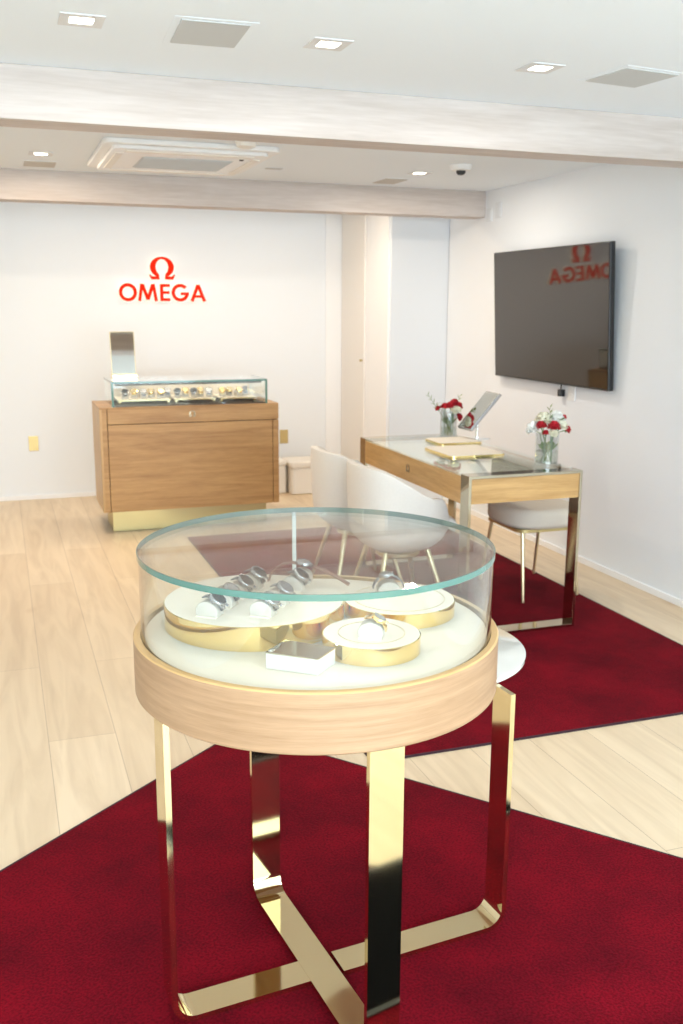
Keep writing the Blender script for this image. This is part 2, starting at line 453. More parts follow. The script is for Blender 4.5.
# ------------------------------------------------------------------ wall fittings
def outlet(label, px, py, pz, face, mat, cat='outlet', name='wall_outlet', w=.075, h=.118):
    t = thing(name, label, cat, (px, py, pz))
    def pl(a0, a1, b0, b1, d0, d1):
        if face == 'y': return B(px + a0, px + a1, py - d1, py - d0, pz + b0, pz + b1)
        return B(px - d1, px - d0, py + a0, py + a1, pz + b0, pz + b1)
    new('cover_plate', pl(-w / 2, w / 2, -h / 2, h / 2, 0, .006), mat, t, bevel=.002)
    for s in (-1, 1):
        new('socket', pl(-.017, .017, s * .026 - .014, s * .026 + .014, .006, .009), mat, t, bevel=.003)
    return t
outlet('brass outlet plate low on the back wall, left of the oak counter', .216, YB, .455, 'y', 'plateg')
outlet('brass outlet plate on the back wall just right of the oak counter', 2.30, YB, .43, 'y', 'plateg')
outlet('white outlet plate on the wall under the television', XR, 5.20, 1.04, 'x', 'white')
t = thing('power_cord', 'black plug and short cord hanging below the television', 'power cord', (XR - .02, 5.295, 1.02))
new('plug_body', B(XR - .035, XR - .001, 5.275, 5.315, 1.0, 1.045), 'black', t, bevel=.005)
new('cable', tube([(XR - .02, 5.30, 1.04), (XR - .015, 5.302, 1.075), (XR - .010, 5.303, 1.12), (XR - .008, 5.303, 1.2)], .004), 'black', t, True)
for y0, y1, z0, z1, lb in ((6.33, 6.41, 2.135, 2.225, 'smaller pale louvred plate high on the television wall, closest to the rear beam'),
                           (6.20, 6.28, 2.15, 2.255, 'taller pale louvred plate high on the television wall by the rear beam')):
    t = thing('wall_vent', lb, 'vent', (XR, (y0 + y1) / 2, z0))
    new('cover_plate', B(XR - .006, XR, y0, y1, z0, z1), 'closet', t, bevel=.002)
    bm = bmesh.new(); k = z0 + .012
    while k < z1 - .012:
        box(bm, XR - .010, XR - .005, y0 + .012, y1 - .012, k, k + .007); k += .014
    new('slats', bm, 'closet', t)

# television, tilted down on its wall bracket
t = thing('television', 'large black flat television on the right wall, tilted slightly down', 'television', (3.255, 5.425, 1.492))
t.rotation_euler = (0, math.radians(-3.1), 0)
ty, tz = .680, .415
bm = B(-.004, .03, -ty, ty, -tz, tz); new('housing', bm, 'black', t, world=False, bevel=.004)
new('screen', B(-.006, -.002, -ty + .008, ty - .008, -tz + .012, tz - .008), 'screen', t, world=False)
bm = bmesh.new(); box(bm, .03, .058, -.25, .25, -.18, .18)
new('bracket', bm, 'black', t, world=False, bevel=.004)

# ------------------------------------------------------------------ lit wall sign
SX0, SXS = 0.934, 0.00805           # sign units of about 8 mm
t = thing('wall_sign', 'backlit red letter sign with a horseshoe symbol on the back wall above the oak counter', 'sign', (1.28, YB, 1.58))
def letter(name, fn, ox, oz):
    """fn(e): list of closed polygons (x right, y up) in sign units, strokes fattened by e"""
    def T(d): return Matrix(((SXS, 0, 0, ox), (0, 0, -1, YB - d), (0, SXS, 0, oz), (0, 0, 0, 1)))
    bm = bmesh.new()
    for o in fn(0): prism(o, 0, .012, bm, T(.040))
    f = new(name, bm, 'sign_red', t)
    bm = bmesh.new()
    for o in fn(.9): prism(o, 0, .026, bm, T(.013))
    e = new('letter_return', bm, 'sign_side', f)
    e.matrix_parent_inverse = Matrix.Identity(4)
    return f
def bar(x0, y0, x1, y1, w, e=0):
    d = Vector((x1 - x0, y1 - y0)).normalized(); n = Vector((-d.y, d.x)) * (w + e) / 2
    x0 -= d.x * e / 2; y0 -= d.y * e / 2; x1 += d.x * e / 2; y1 += d.y * e / 2
    return [(x0 - n.x, y0 - n.y), (x1 - n.x, y1 - n.y), (x1 + n.x, y1 + n.y), (x0 + n.x, y0 + n.y)]
def ringseg(cx, cy, r0, r1, a0, a1, n=28, e=0):
    r0 -= e / 2; r1 += e / 2
    return [[(cx + r1 * math.cos(a), cy + r1 * math.sin(a)), (cx + r1 * math.cos(b), cy + r1 * math.sin(b)), (cx + r0 * math.cos(b), cy + r0 * math.sin(b)), (cx + r0 * math.cos(a), cy + r0 * math.sin(a))]
            for a, b in [(a0 + (a1 - a0) * k / n, a0 + (a1 - a0) * (k + 1) / n) for k in range(n)]]
H = 16.8
base = 1.578
D = math.radians
letter('letter_o', lambda e: ringseg(8.7, 8.4, 5.6, 8.8, 0, 2 * PI, 40, e), SX0, base)
letter('letter_m', lambda e: [bar(1.3, 0, 4.0, H, 3, e), bar(4.4, H - .4, 9.6, 1.4, 3.2, e), bar(14.8, H - .4, 9.6, 1.4, 3.2, e), bar(17.9, 0, 15.2, H, 3, e)], SX0 + 18.6 * SXS, base)
letter('letter_e', lambda e: [bar(1.5, 0, 1.5, H, 3.1, e), bar(0, 1.45, 9.8, 1.45, 2.9, e), bar(0, 8.5, 9.3, 8.5, 2.8, e), bar(0, H - 1.45, 9.8, H - 1.45, 2.9, e)], SX0 + 40.6 * SXS, base)
letter('letter_g', lambda e: ringseg(8.6, 8.4, 5.5, 8.7, D(42), D(362), 38, e) + [bar(9.0, 7.4, 17.1, 7.4, 2.8, e)], SX0 + 52.2 * SXS, base)
letter('letter_a', lambda e: [bar(1.4, 0, 7.9, H - .6, 3.1, e), bar(14.4, 0, 7.9, H - .6, 3.1, e), bar(3.6, 4.8, 12.2, 4.8, 2.7, e)], SX0 + 71.0 * SXS, base)
# the horseshoe symbol: thick sides, thin crown, flat feet with upturned serifs
def horseshoe(g=0):
    g *= .5
    n = 26
    a0, a1 = math.radians(-58), math.radians(238)
    polys = []
    def po(a): return (13 + (11.9 + g) * math.cos(a), 12.0 + (10.2 + g) * math.sin(a))
    def pi_(a): return (13 + (6.3 - g) * math.cos(a), 12.0 + (7.8 - g) * math.sin(a))
    for k in range(n):
        a, b = a0 + (a1 - a0) * k / n, a0 + (a1 - a0) * (k + 1) / n
        polys.append([po(a), po(b), pi_(b), pi_(a)])
    right = [(15.6, 0), (23.8, 0), (26.0, 4.6), (24.8, 5.0), (22.9, 3.1), (18.6, 3.1), (19.4, 3.9), (16.4, 5.4)]
    right = [(x + g * (1 if x > 20 else -1), y + g * (1 if y > 3 else -1)) for x, y in right]
    polys.append(right); polys.append([(26 - x, y) for x, y in right][::-1])
    return polys
letter('symbol', horseshoe, 1.176, 1.748)

# ------------------------------------------------------------------ oak counter at the back
cx0, cx1, cy0, cy1, cz0, cz1 = .605, 1.842, 6.62, 7.15, .16, .875
t = thing('display_counter', 'oak display counter on a brass plinth under the red wall sign', 'counter', (1.22, 6.9, 0))
new('carcass', B(cx0 + .014, cx1 - .014, cy0 + .014, cy1, cz0 + .002, cz1 - .012), 'groove', t)
new('plinth', B(.675, 1.775, 6.735, 7.09, 0, cz0 + .01), 'gold_s', t, bevel=.002)
new('apron_panel', B(.657, cx1, cy0, cy0 + .02, .762, cz1 - .012), 'oak_c', t, bevel=.0015)
new('front_panel', B(.657, 1.797, cy0, cy0 + .02, cz0, .757), 'oak_c', t, bevel=.0015)
new('corner_post', B(cx0 + .014, .653, cy0, cy0 + .02, cz0, cz1 - .012), 'oak_c', t, bevel=.0015)
new('corner_post', B(1.801, cx1, cy0, cy0 + .02, cz0, .757), 'oak_c', t, bevel=.0015)
new('side_panel', B(cx0, cx0 + .016, cy0, cy1, cz0, cz1 - .012), 'oak_v', t, bevel=.0015)
new('side_panel', B(cx1 - .016, cx1, cy0 + .021, cy1, cz0, cz1 - .012), 'oak_v', t, bevel=.0015)
new('worktop', B(cx0, cx1, cy0, cy1, cz1 - .012, cz1), 'oak_c', t, bevel=.0015)
bm = bmesh.new()
for o in horseshoe(): prism(o, 0, .002, bm, Matrix(((.0018, 0, 0, 1.205), (0, 0, -1, cy0), (0, .0018, 0, .80), (0, 0, 0, 1))))
new('emblem', bm, 'bronze', t)

gx0, gx1, gy0, gy1, gz1 = .692, 1.765, 6.635, 7.10, 1.045
t = thing('glass_display_case', 'low rectangular glass case with green edges on top of the oak counter', 'display case', (1.22, 6.86, cz1))
g = .014
new('top_pane', B(gx0, gx1, gy0, gy1, gz1 - g, gz1), 'glass', t)
new('front_pane', B(gx0, gx1, gy0, gy0 + g, cz1, gz1 - g), 'glass', t)
new('back_pane', B(gx0, gx1, gy1 - g, gy1, cz1, gz1 - g), 'glass', t)
new('side_pane', B(gx0, gx0 + g, gy0 + g, gy1 - g, cz1, gz1 - g), 'glass', t)
new('side_pane', B(gx1 - g, gx1, gy0 + g, gy1 - g, cz1, gz1 - g), 'glass', t)
bm = bmesh.new(); e = .0012
box(bm, gx0 - e, gx1 + e, gy0 - e, gy0 + .001, gz1 - g, gz1)
box(bm, gx0 - e, gx0 + .001, gy0, gy1, gz1 - g, gz1); box(bm, gx1 - .001, gx1 + e, gy0, gy1, gz1 - g, gz1)
box(bm, gx0 - e, gx0 + g, gy0 - e, gy0 + .001, cz1, gz1 - g); box(bm, gx1 - g, gx1 + e, gy0 - e, gy0 + .001, cz1, gz1 - g)
new('glass_edge', bm, 'teal', t)
new('light_rail', B(gx0 + .03, gx1 - .03, gy0 + .04, gy0 + .06, gz1 - .030, gz1 - .0145), 'groove', t, bevel=.002)
new('back_board', B(gx0 + .02, gx1 - .02, gy1 - .03, gy1 - .012, cz1, gz1 - .034), 'plate', t)
new('floor_panel', B(gx0 + .012, gx1 - .012, gy0 + .012, gy1 - .03, cz1, cz1 + .006), 'dark', t)
for a, b in ((.745, 1.10), (1.13, 1.42), (1.45, 1.715)):
    new('shelf_board', B(a, b, 6.735, 7.06, .905, .912), 'cream', t, bevel=.001)
    new('shelf_edge', B(a, b, 6.732, 6.735, .903, .913), 'gold', t)
    for x in (a + .005, b - .02): new('shelf_foot', B(x, x + .015, 6.745, 7.05, cz1 + .006, .905), 'gold', t)

# tall mirror on the case
t = thing('countertop_mirror', 'tall rectangular mirror on a brass foot standing on the glass counter case', 'mirror', (.80, 6.98, gz1))
T = Matrix.Translation((.825, 7.03, gz1 + .02)) @ Matrix.Rotation(math.radians(-9.5), 4, 'X')
bm = prism(rrect(-.085, .085, 0, .30, .008), 0, .014, None, T @ Matrix(((1, 0, 0, 0), (0, 0, -1, 0), (0, 1, 0, 0), (0, 0, 0, 1))))
new('mirror_frame', bm, 'gold_leg', t)
bm = prism(rrect(-.080, .080, .005, .295, .005), 0, .002, None, T @ Matrix(((1, 0, 0, 0), (0, 0, -1, -.0145), (0, 1, 0, 0), (0, 0, 0, 1))))
new('mirror_glass', bm, 'mirror_top', t)
new('foot', B(.738, .912, 6.97, 7.09, gz1, gz1 + .024), 'gold_b', t, bevel=.003)

# ------------------------------------------------------------------ watches
def watch_proto(strap_m, case_m, dial_m, r=.030, wid=.021, cr=.021, a0=-26, a1=84, head=36):
    """band arched over local Y axis; local +X is the strap's downhill side; stands on z = 0"""
    t = bpy.data.objects.new('wristwatch', None); COL.objects.link(t); t.empty_display_size = .03
    A0, A1, HD = math.radians(a0), math.radians(a1), math.radians(head)
    h = .012
    def P(a, rr, f=1.0): return (rr * math.sin(a) * f, rr * math.cos(a) + h)
    def band(s, e, n):
        bm = bmesh.new(); rings = []
        for k in range(n + 1):
            a = s + (e - s) * k / n
            w = wid / 2 * (1 - .22 * abs(a - HD) / 1.6)
            x0, z0 = P(a, r); x1, z1 = P(a, r + .003)
            rings.append([bm.verts.new(q) for q in ((x0, -w, z0), (x0, w, z0), (x1, w, z1), (x1, -w, z1))])
        for a, b in zip(rings, rings[1:]):
            for k in range(4): bm.faces.new((a[k], a[(k + 1) % 4], b[(k + 1) % 4], b[k]))
        bm.faces.new(rings[0][::-1]); bm.faces.new(rings[-1])
        return bm
    new('strap', band(A0, HD - .45, 14), strap_m, t, world=False)
    new('strap', band(HD + .45, A1, 14), strap_m, t, world=False)
    x, z = P(HD, r - .002)
    T = Matrix.Translation((x, 0, z)) @ Matrix.Rotation(HD, 4, 'Y')
    bm = lathe([(0, 0), (cr * .9, 0), (cr, .002), (cr, .007), (cr * .93, .009), (cr * .84, .0095), (cr * .84, .008), (0, .008)], seg=28)
    # lugs
    for sx in (-1, 1):
        for sy in (-1, 1):
            box(bm, sx * cr * .75 - .003, sx * cr * 1.08 + .003, sy * wid * .5 - .002, sy * wid * .5 + .002, .001, .005)
    bmesh.ops.transform(bm, matrix=T, verts=bm.verts)
    c = new('case', bm, case_m, t, True, world=False)
    bm = lathe([(0, .0086), (cr * .83, .0086), (cr * .83, .0080), (0, .0080)], seg=28)
    bmesh.ops.transform(bm, matrix=T, verts=bm.verts)
    new('dial', bm, dial_m, c, True, world=False)
    bm = lathe([(0, 0), (.0028, 0), (.0028, .005), (0, .005)], seg=12)
    bmesh.ops.transform(bm, matrix=T @ Matrix.Translation((0, -cr + .0005, .0045)) @ Matrix.Rotation(PI / 2, 4, 'X'), verts=bm.verts)
    new('crown', bm, case_m, c, True, world=False)
    return t

def cushion_proto(r=.0268, ln=.036):
    t = bpy.data.objects.new('watch_cushion', None); COL.objects.link(t); t.empty_display_size = .03
    pr_ = [(-r * .95, 0), (r * .95, 0)] + [((r) * math.sin(a), (r * .86) * math.cos(a) + .0125) for a in [math.radians(82 - 164 * k / 20) for k in range(21)]]
    T = Matrix(((1, 0, 0, 0), (0, 0, 1, -ln / 2), (0, 1, 0, 0), (0, 0, 0, 1)))
    new('pad', prism(pr_, 0, ln, None, T), 'cushion', t, world=False, smooth=True, bevel=.003)
    new('pad_base', B(-r * .9, r * .9, -ln / 2 - .004, ln / 2 + .004, 0, .003), 'cream', t, world=False)
    return t

W_PROTO = {}
def place_watch(key, loc, rz, label, group, spec):
    k = key
    if k not in W_PROTO:
        o = watch_proto(*spec); W_PROTO[k] = o
    else:
        o = dup(W_PROTO[k])
    o.location = loc; o.rotation_euler = (0, 0, rz); tag(o, label, 'watch', group)
    return o
C_PROTO = []
def place_cushion(loc, rz, label, group, s=1.0):
    if not C_PROTO: C_PROTO.append(cushion_proto()); o = C_PROTO[0]
    else: o = dup(C_PROTO[0])
    o.location = loc; o.rotation_euler = (0, 0, rz); o.scale = (s, s, s); tag(o, label, 'watch cushion', group)
    return o

# counter case watches
spec = {'sk': ('strap_k', 'steel', 'dial_k'), 'gg': ('gold_b', 'gold_b', 'dial_g'), 'ss': ('bracelet', 'steel', 'dial_w'), 'sd': ('bracelet', 'steel', 'dial_k'), 'kg': ('strap_k', 'gold_b', 'dial_g')}
row = [(.805, 'sk'), (.875, 'gg'), (.925, 'ss'), (.993, 'gg'), (1.05, 'kg'), (1.083 + .02, 'ss'),
       (1.17, 'sk'), (1.23, 'gg'), (1.285, 'sd'), (1.338, 'gg'), (1.392, 'ss'),
       (1.49, 'gg'), (1.548, 'kg'), (1.603, 'gg'), (1.668, 'ss')]
ordn = ['first', 'second', 'third', 'fourth', 'fifth', 'sixth']
desc = {'sk': 'black-strapped steel watch', 'gg': 'gold watch', 'ss': 'steel watch', 'sd': 'dark-dialled steel watch', 'kg': 'black-strapped gold watch'}
shelf_of = lambda x: ('left', 0) if x < 1.12 else (('middle', 1) if x < 1.44 else ('right', 2))
cnt = {}
for x, k in row:
    nm, _ = shelf_of(x); i = cnt.get(nm, 0); cnt[nm] = i + 1
    rz = -PI / 2 + random.uniform(-.3, .3); yy = 6.84 + (.05 if i % 2 else 0)
    place_watch('c' + k, (x, yy, .9126), rz, '%s in the counter case, %s from the left on its %s shelf' % (desc[k], ordn[i], nm), 'watches in the counter case', spec[k]).scale = (1.25,) * 3
    place_cushion((x, yy, .9126), rz, 'cream cushion under the %s watch from the left on the %s counter shelf' % (ordn[i], nm), 'cushions in the counter case', 1.225)

# ------------------------------------------------------------------ waste bins
t = thing('waste_bin', 'ivory lidded bin on the floor right of the counter, the wider one in front', 'bin', (2.37, 7.78, 0))
new('bin_body', prism(rrect(2.235, 2.51, 7.63, 7.93, .035), .004, .225), 'bin', t, bevel=.006)
new('bin_lid', prism(rrect(2.225, 2.52, 7.62, 7.94, .035), .225, .275), 'bin', t, bevel=.012)
new('bin_base', prism(rrect(2.245, 2.50, 7.64, 7.92, .03), 0, .006), 'gold_s', t)
t = thing('waste_bin', 'narrow ivory bin tucked between the counter and the wider bin', 'bin', (2.16, 7.85, 0))
new('bin_body', prism(rrect(2.10, 2.218, 7.72, 7.98, .03), .004, .235), 'bin', t, bevel=.006)
new('bin_lid', prism(rrect(2.095, 2.222, 7.715, 7.985, .03), .235, .275), 'bin', t, bevel=.012)

# ------------------------------------------------------------------ rugs
def rug(label, c, a, b, rot):
    t = thing('red_rug', label, 'rug', (*c, 0), rot)
    e = .008
    new('pile', B(-a + e, a - e, -b + e, b - e, 0, .007), 'rug', t, world=False)
    bm = bmesh.new()
    box(bm, -a, a, -b, -b + e, 0, .0065); box(bm, -a, a, b - e, b, 0, .0065)
    box(bm, -a, -a + e, -b + e, b - e, 0, .0065); box(bm, a - e, a, -b + e, b - e, 0, .0065)
    new('edge_binding', bm, 'rug_edge', t, world=False)
    return t
rug('large red rug under the consultation desk and its chairs', ((1.13 + 2.93) / 2, (2.888 + 6.39) / 2), (2.93 - 1.13) / 2, (6.39 - 2.888) / 2, 0)
# second rug, turned like a diamond: far corner P, edges along e1 (to near left) and e2 (to near right)
ang = math.radians(39.0)
Px, Py = .752, 3.288
L1, L2 = 1.52, 1.94
cxr = Px - math.cos(ang) * L1 / 2 + math.sin(ang) * L2 / 2
cyr = Py - math.sin(ang) * L1 / 2 - math.cos(ang) * L2 / 2
rug('red rug turned like a diamond under the round glass display', (cxr, cyr), L1 / 2, L2 / 2, ang)
RZ = .007
t = thing('added_reflection_mat', 'black mat added out of view to darken the reflection in the showcase front leg', 'mat', (1.02, 1.262, .0074), 0)  # added out of view so the front leg mirrors something dark
new('pile', B(-.50, .50, -.215, .215, 0, .008), 'mat', t, world=False, bevel=.002)
new('added_mat_border', B(-.515, .515, -.23, .23, 0, .004), 'black', t, world=False, bevel=.001)

# ------------------------------------------------------------------ round display table
DC = (.643, 2.003); ZR = .8435; ZB = .717
dt = thing('round_display_table', 'round oak showcase with a glass top standing on crossed brass strap legs', 'display table', (*DC, RZ))
R0, R1 = .392, .409
new('drum', lathe([(0, ZB), (R1 - .003, ZB), (R1, ZB + .003), (R1, ZR - .003)], (*DC, 0), 128, uv=True), 'oak_drum', dt, True)
new('drum_rim', lathe([(R1, ZR - .003), (R1 - .003, ZR), (R0 + .001, ZR), (R0 + .001, ZR - .012)], (*DC, 0), 128, uv=True), 'oak_rim_glow', dt, True)
ZP = .8385
new('display_floor', lathe([(0, ZP), (R0 - .008, ZP), (R0 - .008, ZP - .02), (0, ZP - .02)], (*DC, 0), 96), 'plate', dt)
ZG = 1.03
cyl = lathe([(R0, ZR - .012), (R0, ZG - .011), (R0 - .007, ZG - .011), (R0 - .007, ZR - .012)], (*DC, 0), 128)
gc = new('glass_wall', cyl, 'glass', dt, True)
new('glass_lid', lathe([(0, ZG - .011), (R0 + .002, ZG - .011), (R0 + .002, ZG), (0, ZG)], (*DC, 0), 128), 'glass', dt, True)
bm = lathe([(R0 + .001, ZG - .0125), (R0 + .0032, ZG - .0125), (R0 + .0032, ZG + .0002), (R0 + .001, ZG + .0002)], (*DC, 0), 128, closed=True)
new('lid_edge', bm, 'teal', dt, True)
# upright seam at the far side and at the near left of the glass wall
for aa, nm in ((math.radians(81), 'glass_seam'),):
    bm = bmesh.new(); T = Matrix.Translation((DC[0], DC[1], 0)) @ Matrix.Rotation(aa, 4, 'Z')
    box(bm, R0 - .0075, R0 + .0006, -.005, .005, ZR - .01, ZG - .011)
    bmesh.ops.transform(bm, matrix=T, verts=bm.verts)
    new(nm, bm, 'seam', dt)
# strap legs: two U frames crossing on the floor
TH, WD = .013, .076
def uframe(p0, p1, z0, z1, lift=0.0, r=.055):
    p0, p1 = Vector((*p0, 0)), Vector((*p1, 0)); d = (p1 - p0); L = d.length; d.normalize()
    w = Vector((-d.y, d.x, 0)); zb = RZ + lift
    pts = [(0, z0)] + [(r - r * math.cos(a), zb + r - r * math.sin(a)) for a in [k * PI / 2 / 10 for k in range(11)]]
    pts += [(L - r + r * math.sin(a), zb + r - r * math.cos(a)) for a in [k * PI / 2 / 10 for k in range(11)]] + [(L, z1)]
    path = [p0 + d * s + Vector((0, 0, z)) for s, z in pts]
    return path, w
def half(path, w, sl):
    return strap(path[sl], w, WD, TH)
pa, wa = uframe((.262, 1.888), (1.118, 1.965), ZB, .637)
pb, wb = uframe((.584, 2.272), (.658, 1.603), ZB, ZB, .0006)
na = len(pa) // 2
for path, w in ((pa, wa), (pb, wb)):
    # the bar path runs clockwise so the thickness goes inward
    n = len(path)
    new('strap_leg', strap(path[:n // 2], w, WD, TH), 'gold', dt, True, angle=40)
    new('strap_leg', strap(path[n // 2:], w, WD, TH), 'gold', dt, True, angle=40)
# the two floor bars, from bend to bend
def floorbar(path, w, z, cut=None):
    n = len(path) // 2
    return strap([path[n - 1], path[n]], w, WD, TH)
new('floor_bar', floorbar(pb, wb, 0), 'gold', dt)
q0, q1 = pa[na - 1], pa[na]
dv = (q1 - q0).normalized()
# the cross bar is let in on both sides of the through bar
xm = q0 + dv * ((.640 - q0.x) / dv.x)
new('floor_bar', strap([q0, xm - dv * .03], wa, WD, TH), 'gold', dt)
new('floor_bar', strap([xm + dv * .03, q1], wa, WD, TH), 'gold', dt)
# mirrored side shelf carried by the right leg
SC = (1.007, 2.283); SR = .30
new('side_shelf', lathe([(0, .638), (SR - .001, .638), (SR, .639), (SR, .649), (SR - .003, .651), (0, .651)], (*SC, 0), 96), 'back_paint', dt, True)
new('shelf_post', tube([(.86, 2.12, .65), (.86, 2.12, ZB + .004)], .018, seg=20), 'gold', dt, True)

# risers inside
def riser(label, c, r, z0, z1, inset=.8):
    t = thing('display_riser', label, 'display riser', (*c, z0), 0, 'gold-sided risers in the round showcase')
    new('gold_band', lathe([(0, z0), (r, z0), (r, z1 - .001), (r - .002, z1)], (*c, 0), 96), 'gold_b', t, True)
    new('leather_top', lathe([(r - .002, z1), (r - .004, z1 + .0004), (0, z1 + .0004)], (*c, 0), 96), 'cream', t)
    if inset:
        rr = r * inset
        new('inset_ring', lathe([(rr, z1 + .0002), (rr, z1 + .0016), (rr - .0012, z1 + .0016), (rr - .0012, z1 + .0002)], (*c, 0), 96), 'gold_leg', t)
    return t
ZQ = ZP + .0006
riser('largest cream disc riser with a tall gold band, carrying eight watches', (.517, 2.075), .205, ZQ, .893, 0)
riser('low gold-edged cream riser at the right rear, carrying one grey steel watch', (.858, 2.035), .132, ZQ, .8735, .82)
riser('smallest gold-edged cream riser at the front, carrying the gold watch', (.704, 1.815), .104, ZQ, .876, .68)

ZT = .8935
RW = math.radians(-38)
st = ('bracelet', 'steel', 'dial_k'); sw = ('bracelet', 'steel', 'dial_w'); lw = ('leather', 'steel', 'dial_w')
R1c = 'watches on the largest riser'
lay = [('b', (.395, 1.985), RW, 'steel watch with a dark dial closest to the viewer on the largest riser', st),
       ('w', (.440, 2.043), RW, 'steel watch second in the back row of the largest riser', sw),
       ('b', (.485, 2.101), RW, 'dark-dialled steel watch third in the back row of the largest riser', st),
       ('b', (.531, 2.160), RW, 'dark-dialled steel watch at the far end of the back row on the largest riser', st),
       ('w', (.505, 1.950), RW, 'steel watch at the near end of the front row on the largest riser', sw),
       ('w', (.556, 2.020), RW, 'steel watch second in the front row on the largest riser', sw),
       ('b', (.622, 2.115), RW, 'big steel watch at the far end of the front row on the largest riser', st)]
for k, (x, y), rz, lb, sp in lay:
    place_watch('r' + k, (x, y, ZT), rz, lb, R1c, sp)
    place_cushion((x, y, ZT), rz, 'white cushion holding the ' + lb.replace(' on the largest riser', '').replace(' of the largest riser', '') [:70], 'cushions on the largest riser', .985)
place_watch('leather', (.655, 2.165, ZT), math.radians(-30), 'brown leather strapped watch laid open at the back of the largest riser', R1c, ('leather', 'steel', 'dial_w', .036, .018, .018, -84, 84, 12))
lwatch = W_PROTO['leather']
for c_ in [c_ for c_ in lwatch.children if c_.name.startswith('strap')]: bpy.data.objects.remove(c_)
for pts in ([(-.004, .049), (-.022, .051), (-.045, .046), (-.064, .034), (-.076, .018), (-.082, .0005)], [(.030, .041), (.055, .033), (.080, .022), (.102, .010), (.118, .0005)]):
    bm = strap([(x, 0, z) for x, z in pts], (0, 1, 0), .018, .003)
    new('strap', bm, 'leather', lwatch, True, world=False)
place_cushion((.655, 2.165, ZT), math.radians(-30), 'white cushion holding the brown leather strapped watch', 'cushions on the largest riser', 1.0)
place_watch('grey', (.843, 2.065, .874), math.radians(-14), 'grey steel watch alone on the rear right riser', 'single watches on small risers', ('bracelet', 'steel', 'dial_w', .036, .018, .016, -82, 82, -12))
place_cushion((.843, 2.065, .874), math.radians(-14), 'white cushion holding the grey steel watch on the rear right riser', 'cushions on small risers', 1.0)
place_watch('gold', (.694, 1.79, .8765), math.radians(-30), 'gold bracelet watch alone on the small front riser', 'single watches on small risers', ('gold_b', 'gold_b', 'dial_w', .030, .020, 0.0165, -26, 84, 30))
place_cushion((.694, 1.79, .8765), math.radians(-30), 'white cushion holding the gold bracelet watch on the small front riser', 'cushions on small risers', .985)

# white box with a mirrored lid
t = thing('mirror_top_box', 'small white block with a mirrored bronze top in front of the gold risers', 'box', (.531, 1.773, ZP))
qb = [(.463, 1.776), (.551, 1.706), (.604, 1.757), (.520, 1.834)]
new('block', prism(qb, ZP + .0006, .872), 'box_white', t, bevel=.0015)
cc = (sum(p[0] for p in qb) / 4, sum(p[1] for p in qb) / 4)
new('mirror_lid', prism(qb, .872, .8745), principled('bronze_mirror', (.60, .56, .46), .06, 1), t)

# ------------------------------------------------------------------ consultation desk
x0, x1, y0, y1, zt = 1.995, 2.597, 3.93, 5.365, .787
t = thing('consultation_desk', 'oak and bronze consultation desk with a glass top near the television wall', 'desk', (2.3, 4.65, RZ))
W = .085
def vframe(ya, yb):
    yc = (ya + yb) / 2
    for a, s in ((x0, 1), (x1, -1)):
        new('leg', B(min(a, a + s * .014), max(a, a + s * .014), ya, yb, RZ, zt), 'bronze', t, bevel=.001)
    new('floor_bar', B(x0 + .014, x1 - .014, ya, yb, RZ, RZ + .014), 'bronze', t, bevel=.001)
    new('top_bar', B(x0 + .014, x1 - .014, ya, yb, zt - .014, zt), 'bronze', t, bevel=.001)
vframe(y0, y0 + W); vframe(y1 - W, y1)
new('apron', B(x0, x0 + .02, y0 + W, y1 - W, .645, zt - .012), 'oak_y', t, bevel=.001)
new('apron', B(x1 - .02, x1, y0 + W, y1 - W, .645, zt - .012), 'oak_y', t, bevel=.001)
new('end_panel', B(x0 + .014, x1 - .014, y0 + .006, y0 + .026, .655, zt - .014), 'oak', t, bevel=.001)
new('end_panel', B(x0 + .014, x1 - .014, y1 - .026, y1 - .006, .655, zt - .014), 'oak', t, bevel=.001)
new('tray_bed', B(x0 + .02, x1 - .02, y0 + W, y1 - W, .72, .768), 'plate', t)
new('glass_top', B(x0, x1, y0 + W, y1 - W, zt - .010, zt), 'desk_glass', t)
bm = bmesh.new()
for o in horseshoe(): prism(o, 0, .002, bm, Matrix(((0, 0, -1, x0), (-.0018, 0, 0, 4.665), (0, .0018, 0, .695), (0, 0, 0, 1))))
new('emblem', bm, 'bronze', t)
ZD = zt

# leather pads
def pad(label, x0, x1, y0, y1):
    t = thing('presentation_pad', label, 'pad', ((x0 + x1) / 2, (y0 + y1) / 2, ZD), 0, 'presentation pads on the desk')
    new('pad_base', prism(rrect(x0, x1, y0, y1, .03), ZD, ZD + .010), 'gold_b', t, bevel=.001)
    new('pad_leather', prism(rrect(x0 + .004, x1 - .004, y0 + .004, y1 - .004, .028), ZD + .010, ZD + .0125), 'cream', t)
pad('gold-edged cream presentation pad on the desk, nearer the glass vase at the desk end', 2.15, 2.47, 4.45, 4.80)
pad('gold-edged cream presentation pad on the desk, in front of the tilted mirror', 2.30, 2.57, 4.90, 5.13)

